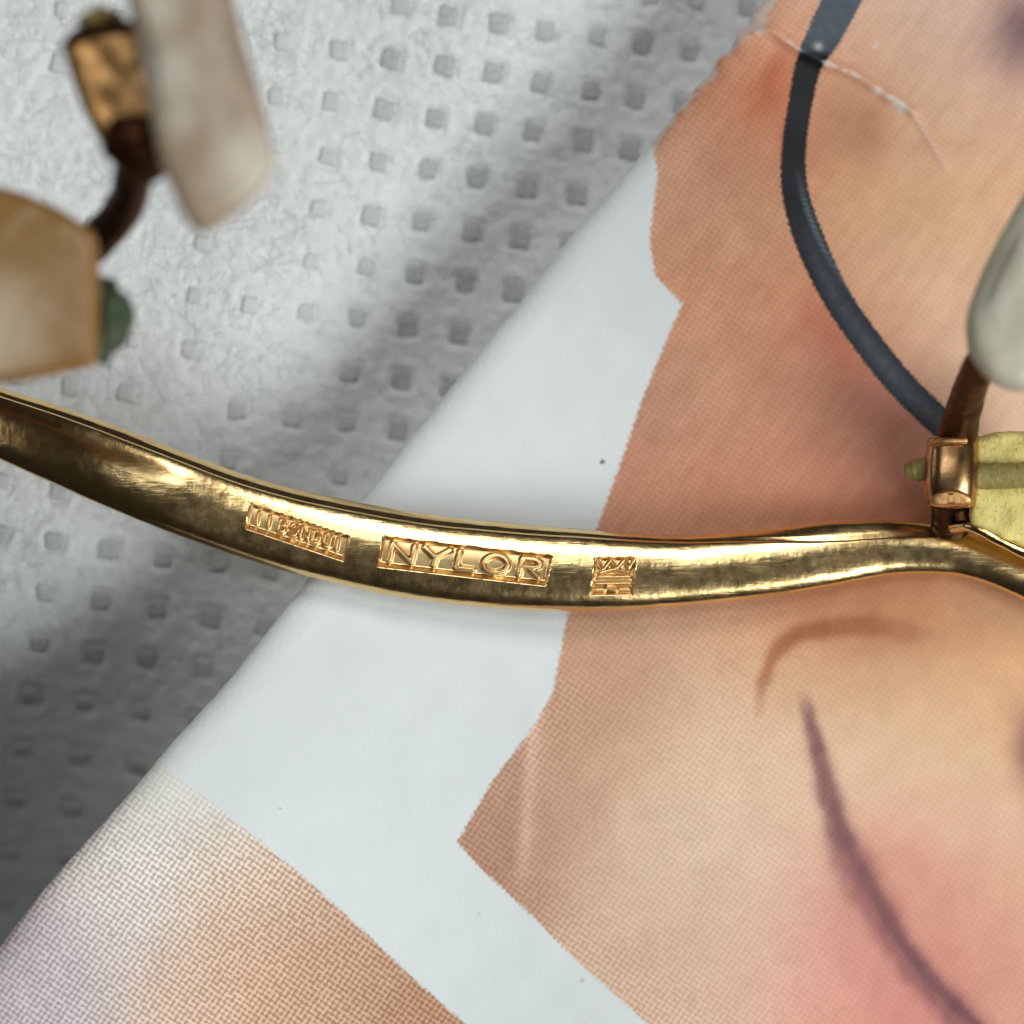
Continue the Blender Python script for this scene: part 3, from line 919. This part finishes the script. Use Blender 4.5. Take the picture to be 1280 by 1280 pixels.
def build_spectacles():
    base = W(1080.0, 690.0, 100.0)
    root = empty('spectacles', base, 'old rolled gold spectacle bridge stamped NYLOR with yellowed nose pads, lying on the magazine', 'spectacles')
    ns = 1640
    P = spline(BAR, ns)
    # no twist from perspective: the axis is laid out in pixels and lifted to its height
    ax = np.c_[P[:, 0], -P[:, 1]]
    T = np.gradient(ax, axis=0); T /= np.linalg.norm(T, axis=1)[:, None]
    U = np.c_[-T[:, 1], T[:, 0]]                      # image-up side of the bar
    front = np.linspace(-math.pi * 0.5, math.pi * 0.5, 170)
    back = np.linspace(math.pi * 0.5, math.pi * 1.5, 34)[1:-1]
    phi = np.r_[front, back]
    R = P[:, 2][:, None]; g = P[:, 4][:, None]
    ph = phi[None, :]
    s_up = np.sin(ph)
    isfront = (np.arange(len(phi)) < 170)[None, :]
    # small ridge along the upper side, divided from the round face by a groove
    phg = np.arcsin(np.clip(g, 0, .98))
    gd = np.where(isfront, ph - phg, 9)
    rr = R * (1 - 0.05 * np.exp(-(gd / 0.085) ** 2) - 0.035 * sstep(0.0, 0.12, gd) * sstep(0.8, 0.35, gd))
    sl = np.linspace(0, 1, ns)[:, None] * 16
    rr = rr * (1 + 0.006 * vnoise(sl * 1.5 + 0 * ph, ph * 1.2 + 0 * sl, 71) + 0.004 * vnoise(sl * 6 + 0 * ph, ph * 3 + 0 * sl, 72))
    off = rr * s_up
    pw = np.where(isfront & (ph < 0), 3.0, 2.0)
    hz = rr * 0.56 * np.where(isfront, (1 - np.abs(s_up) ** pw).clip(0) ** (1 / pw), np.cos(ph))
    PX = P[:, 0][:, None] + U[:, 0][:, None] * off
    PY = P[:, 1][:, None] - U[:, 1][:, None] * off
    Z = P[:, 3][:, None] + hz
    # ---- struck marks
    front_ok = isfront & (np.abs(ph) < 1.25)
    depth = np.zeros_like(PX); which = np.zeros(PX.shape, int)

    def strike(idx, TL, TR, BL, deep, hfun):
        u, v, Lx, Ly = affine_uv(PX, PY, TL, TR, BL)
        d = np.minimum(np.minimum(u * Lx, (1 - u) * Lx), np.minimum(v * Ly, (1 - v) * Ly))
        m = sstep(-0.8, 2.0, d) * sstep(-0.8, 6.5, (1 - v) * Ly) * front_ok
        lift = hfun(u, v, Lx, Ly)
        nonlocal depth, which
        depth = np.maximum(depth, m * deep * (1 - 0.95 * lift))
        which = np.where((d > -1.2) & front_ok, idx, which)

    g1 = [(c, .07 + .116 * i, .07 + .116 * i + w, .20, .66) for i, (c, w) in enumerate(zip('IIBSNDUI', (.05, .05, .08, .09, .09, .09, .08, .05)))]
    strike(1, (314, 630), (436, 671), (307, 661), 8.0, lambda u, v, a, b: text_height(u, v, a, b, g1, 1.7))
    g2 = [('N', .05, .20, .17, .74), ('Y', .25, .40, .17, .74), ('L', .445, .56, .17, .74), ('O', .61, .755, .17, .76), ('R', .815, .95, .17, .74)]
    strike(2, (480, 671), (690, 695), (472, 709), 9.5, lambda u, v, a, b: text_height(u, v, a, b, g2, 3.2))

    def crown(u, v, Lx, Ly):
        X, Y = u * Lx, v * Ly
        best = np.full(u.shape, 1e9)
        lines = [[(.05, .05), (.22, .34), (.38, .06), (.55, .30), (.72, .05), (.86, .30), (.97, .04)],
                 [(.15, .38), (.45, .30), (.85, .38)], [(.12, .50), (.9, .50)], [(.08, .68), (.92, .68)], [(.08, .84), (.30, .84)], [(.36, .80), (.60, .86)], [(.66, .84), (.92, .84)]]
        for ln in lines:
            d, _ = poly_dist(X, Y, np.array([(a * Lx, b * Ly) for a, b in ln]))
            best = np.minimum(best, d)
        return sstep(3.0, 0.8, best)
    strike(3, (744, 698), (795, 697), (739, 745), 7.0, crown)
    k = 1 - depth / R
    PX = P[:, 0][:, None] + U[:, 0][:, None] * (off - depth * s_up * 0.35)
    PY = P[:, 1][:, None] - U[:, 1][:, None] * (off - depth * s_up * 0.35)
    Z = Z - depth
    X, Y, ZZ = W(PX.ravel(), PY.ravel(), Z.ravel())
    V = np.c_[X, Y, ZZ]
    m = len(phi)
    F = grid_faces(ns, m, True)[:, ::-1]
    wf = which.ravel()[F].min(1)

    def submesh(name, sel, caps=False):
        f = F[sel]
        used, inv = np.unique(f.ravel(), return_inverse=True)
        me = mesh_np(name, V[used], inv.reshape(-1, 4))
        return me
    bar = adopt(link('bridge_bar', submesh('bridge_bar', wf == 0), M_GOLD), root)
    for idx, lab in ((1, 'long narrow struck mark with tiny worn letters'), (2, 'rectangular struck mark with raised letters NYLOR'), (3, 'square struck mark with a small crown over lines')):
        o = link('stamped_mark', submesh('stamped_mark', wf == idx), M_STAMP)
        o.parent = bar
        o['label'] = lab
    for i in (0, ns - 1):                       # cut ends, outside the frame
        ring = V[i * m:(i + 1) * m]
        c = ring.mean(0)
        tri = [[t, (t + 1) % m, m] if i else [(t + 1) % m, t, m] for t in range(m)]
        o = link('bar_end', mesh_np('bar_end', np.vstack([ring, c[None]]), np.array(tri)), M_GOLD, smooth=False)
        o.parent = bar

    # ---- right-hand pad assembly
    plate = slab('solder_plate', [(1219, 548), (1250, 541), (1290, 536), (1306, 560), (1306, 690), (1300, 700), (1282, 690), (1244, 668), (1213, 654), (1216, 600)], 178, 66, M_YELLOW, root, bevel=9, lumps=4.5, seed=3, smooth_pts=False, n=150, rings=16)
    flange = tube('plate_rim', [(1190, 660, 172), (1216, 658, 196), (1246, 674, 204), (1286, 694, 208), (1316, 712, 190), (1340, 736, 150)], [7, 8, 7.5, 8, 8, 8], M_GOLD, root, sides=12, rough=.1)
    post = tube('hinge_post', [(1222, 595, 214), (1250, 595, 214), (1290, 593, 214), (1318, 592, 214)], [17, 16.5, 16, 16], M_OLIVE, root, sides=20, rough=.05)
    tube('post_end', [(1133, 588, 212), (1146, 587, 213), (1166, 586, 214)], [9, 14, 15], M_OLIVE, root, sides=20, rough=.06, seed=4)
    tube('clip', [(1191, 550, 212), (1190, 580, 214), (1189, 605, 214), (1188, 628, 210)], [32, 34, 34, 32], M_COPPER, root, sides=48, n=30, dome=.12, square=2.7)
    tube('clip_rim', [(1164, 556, 244), (1182, 551, 252), (1208, 550, 252)], [4, 5, 5], M_AMBER, root, sides=10, n=20)
    slab('clip_lip', [(1162, 624), (1172, 616), (1188, 612), (1204, 615), (1216, 624), (1208, 632), (1168, 633)], 236, 26, M_AMBER, root, tilt=(0, -.35), bevel=6, n=60, rings=6)
    tube('clip_foot', [(1188, 618, 190), (1188, 640, 160), (1188, 668, 112)], [25, 24, 24], M_DARK, root, sides=20, flat=.7, rough=.06)
    tube('pad_arm', [(1195, 556, 218), (1200, 530, 250), (1210, 495, 330), (1224, 458, 410), (1250, 425, 456), (1290, 400, 470)], [24, 24, 22, 21, 20, 20], M_DARK, root, sides=24, flat=.8, rough=.05, seed=6)
    slab('nose_pad', [(1330, 196), (1290, 228), (1252, 290), (1225, 345), (1209, 392), (1208, 425), (1216, 452), (1240, 479), (1275, 490), (1310, 478), (1336, 440), (1350, 360), (1352, 270), (1346, 205)], 500, 74, M_PAD_C, root, tilt=(-.10, .10), bevel=30, bulge=14, lumps=1.2, seed=8, n=120, rings=12)

    # ---- left-hand pad assembly
    tube('pad_arm', [(172, 168, 766), (168, 205, 740), (163, 238, 700), (146, 272, 650), (112, 308, 590), (60, 352, 520), (-20, 430, 320), (-90, 482, 160)], [31, 26, 25, 25, 25, 25, 27, 28], M_DARK, root, sides=28, flat=.8, rough=.07, seed=9, n=90)
    mount = slab('pad_mount', [(78, 62), (86, 50), (104, 40), (150, 32), (196, 30), (214, 60), (222, 130), (222, 186), (196, 204), (150, 202), (126, 178), (104, 134), (90, 96)], 760, 64, M_AMBER, root, tilt=(.05, -.1), bevel=14, lumps=3, seed=12, n=110, rings=10)
    o = tube('mount_rim', [(82, 62, 786), (98, 44, 792), (140, 36, 796), (190, 33, 798)], [7, 9, 9, 9], M_DARK, root, sides=12, rough=.12)
    lump('corrosion_crust', (128, 24, 770), (24, 15, 22), M_OLIVE, root, .35, 5)
    tube('mount_ferrule', [(164, 150, 784), (166, 180, 776), (186, 202, 766), (206, 204, 762)], [30, 36, 28, 16], M_DARK, root, sides=24, flat=.8, rough=.1, seed=2)
    slab('nose_pad', [(158, -120), (150, -60), (160, 0), (172, 70), (186, 140), (200, 200), (216, 240), (236, 280), (256, 291), (290, 272), (326, 242), (343, 208), (338, 166), (320, 100), (303, 46), (292, -10), (280, -80), (262, -140), (205, -160)], 860, 84, M_PAD_A, root, tilt=(.10, .05), bevel=26, bulge=6, lumps=1.5, seed=14, n=130, rings=12)
    slab('nose_pad', [(-150, 250), (-80, 228), (0, 234), (60, 254), (108, 282), (121, 298), (124, 330), (124, 380), (123, 432), (114, 450), (60, 462), (0, 471), (-80, 484), (-170, 470), (-210, 360)], 740, 78, M_PAD_B, root, tilt=(0, .16), bevel=14, bulge=5, lumps=1.0, seed=15, n=150, rings=12)
    tube('pad_rim', [(118, 452, 718), (60, 464, 720), (0, 474, 722), (-90, 488, 722)], [6, 7, 7, 7], M_AMBER, root, sides=12, rough=.04)
    lump('verdigris_crust', (132, 402, 668), (29, 47, 30), M_GREEN, root, .28, 9, 4, 1.8)
    return root


build_cloth()
build_magazine()
build_spectacles()
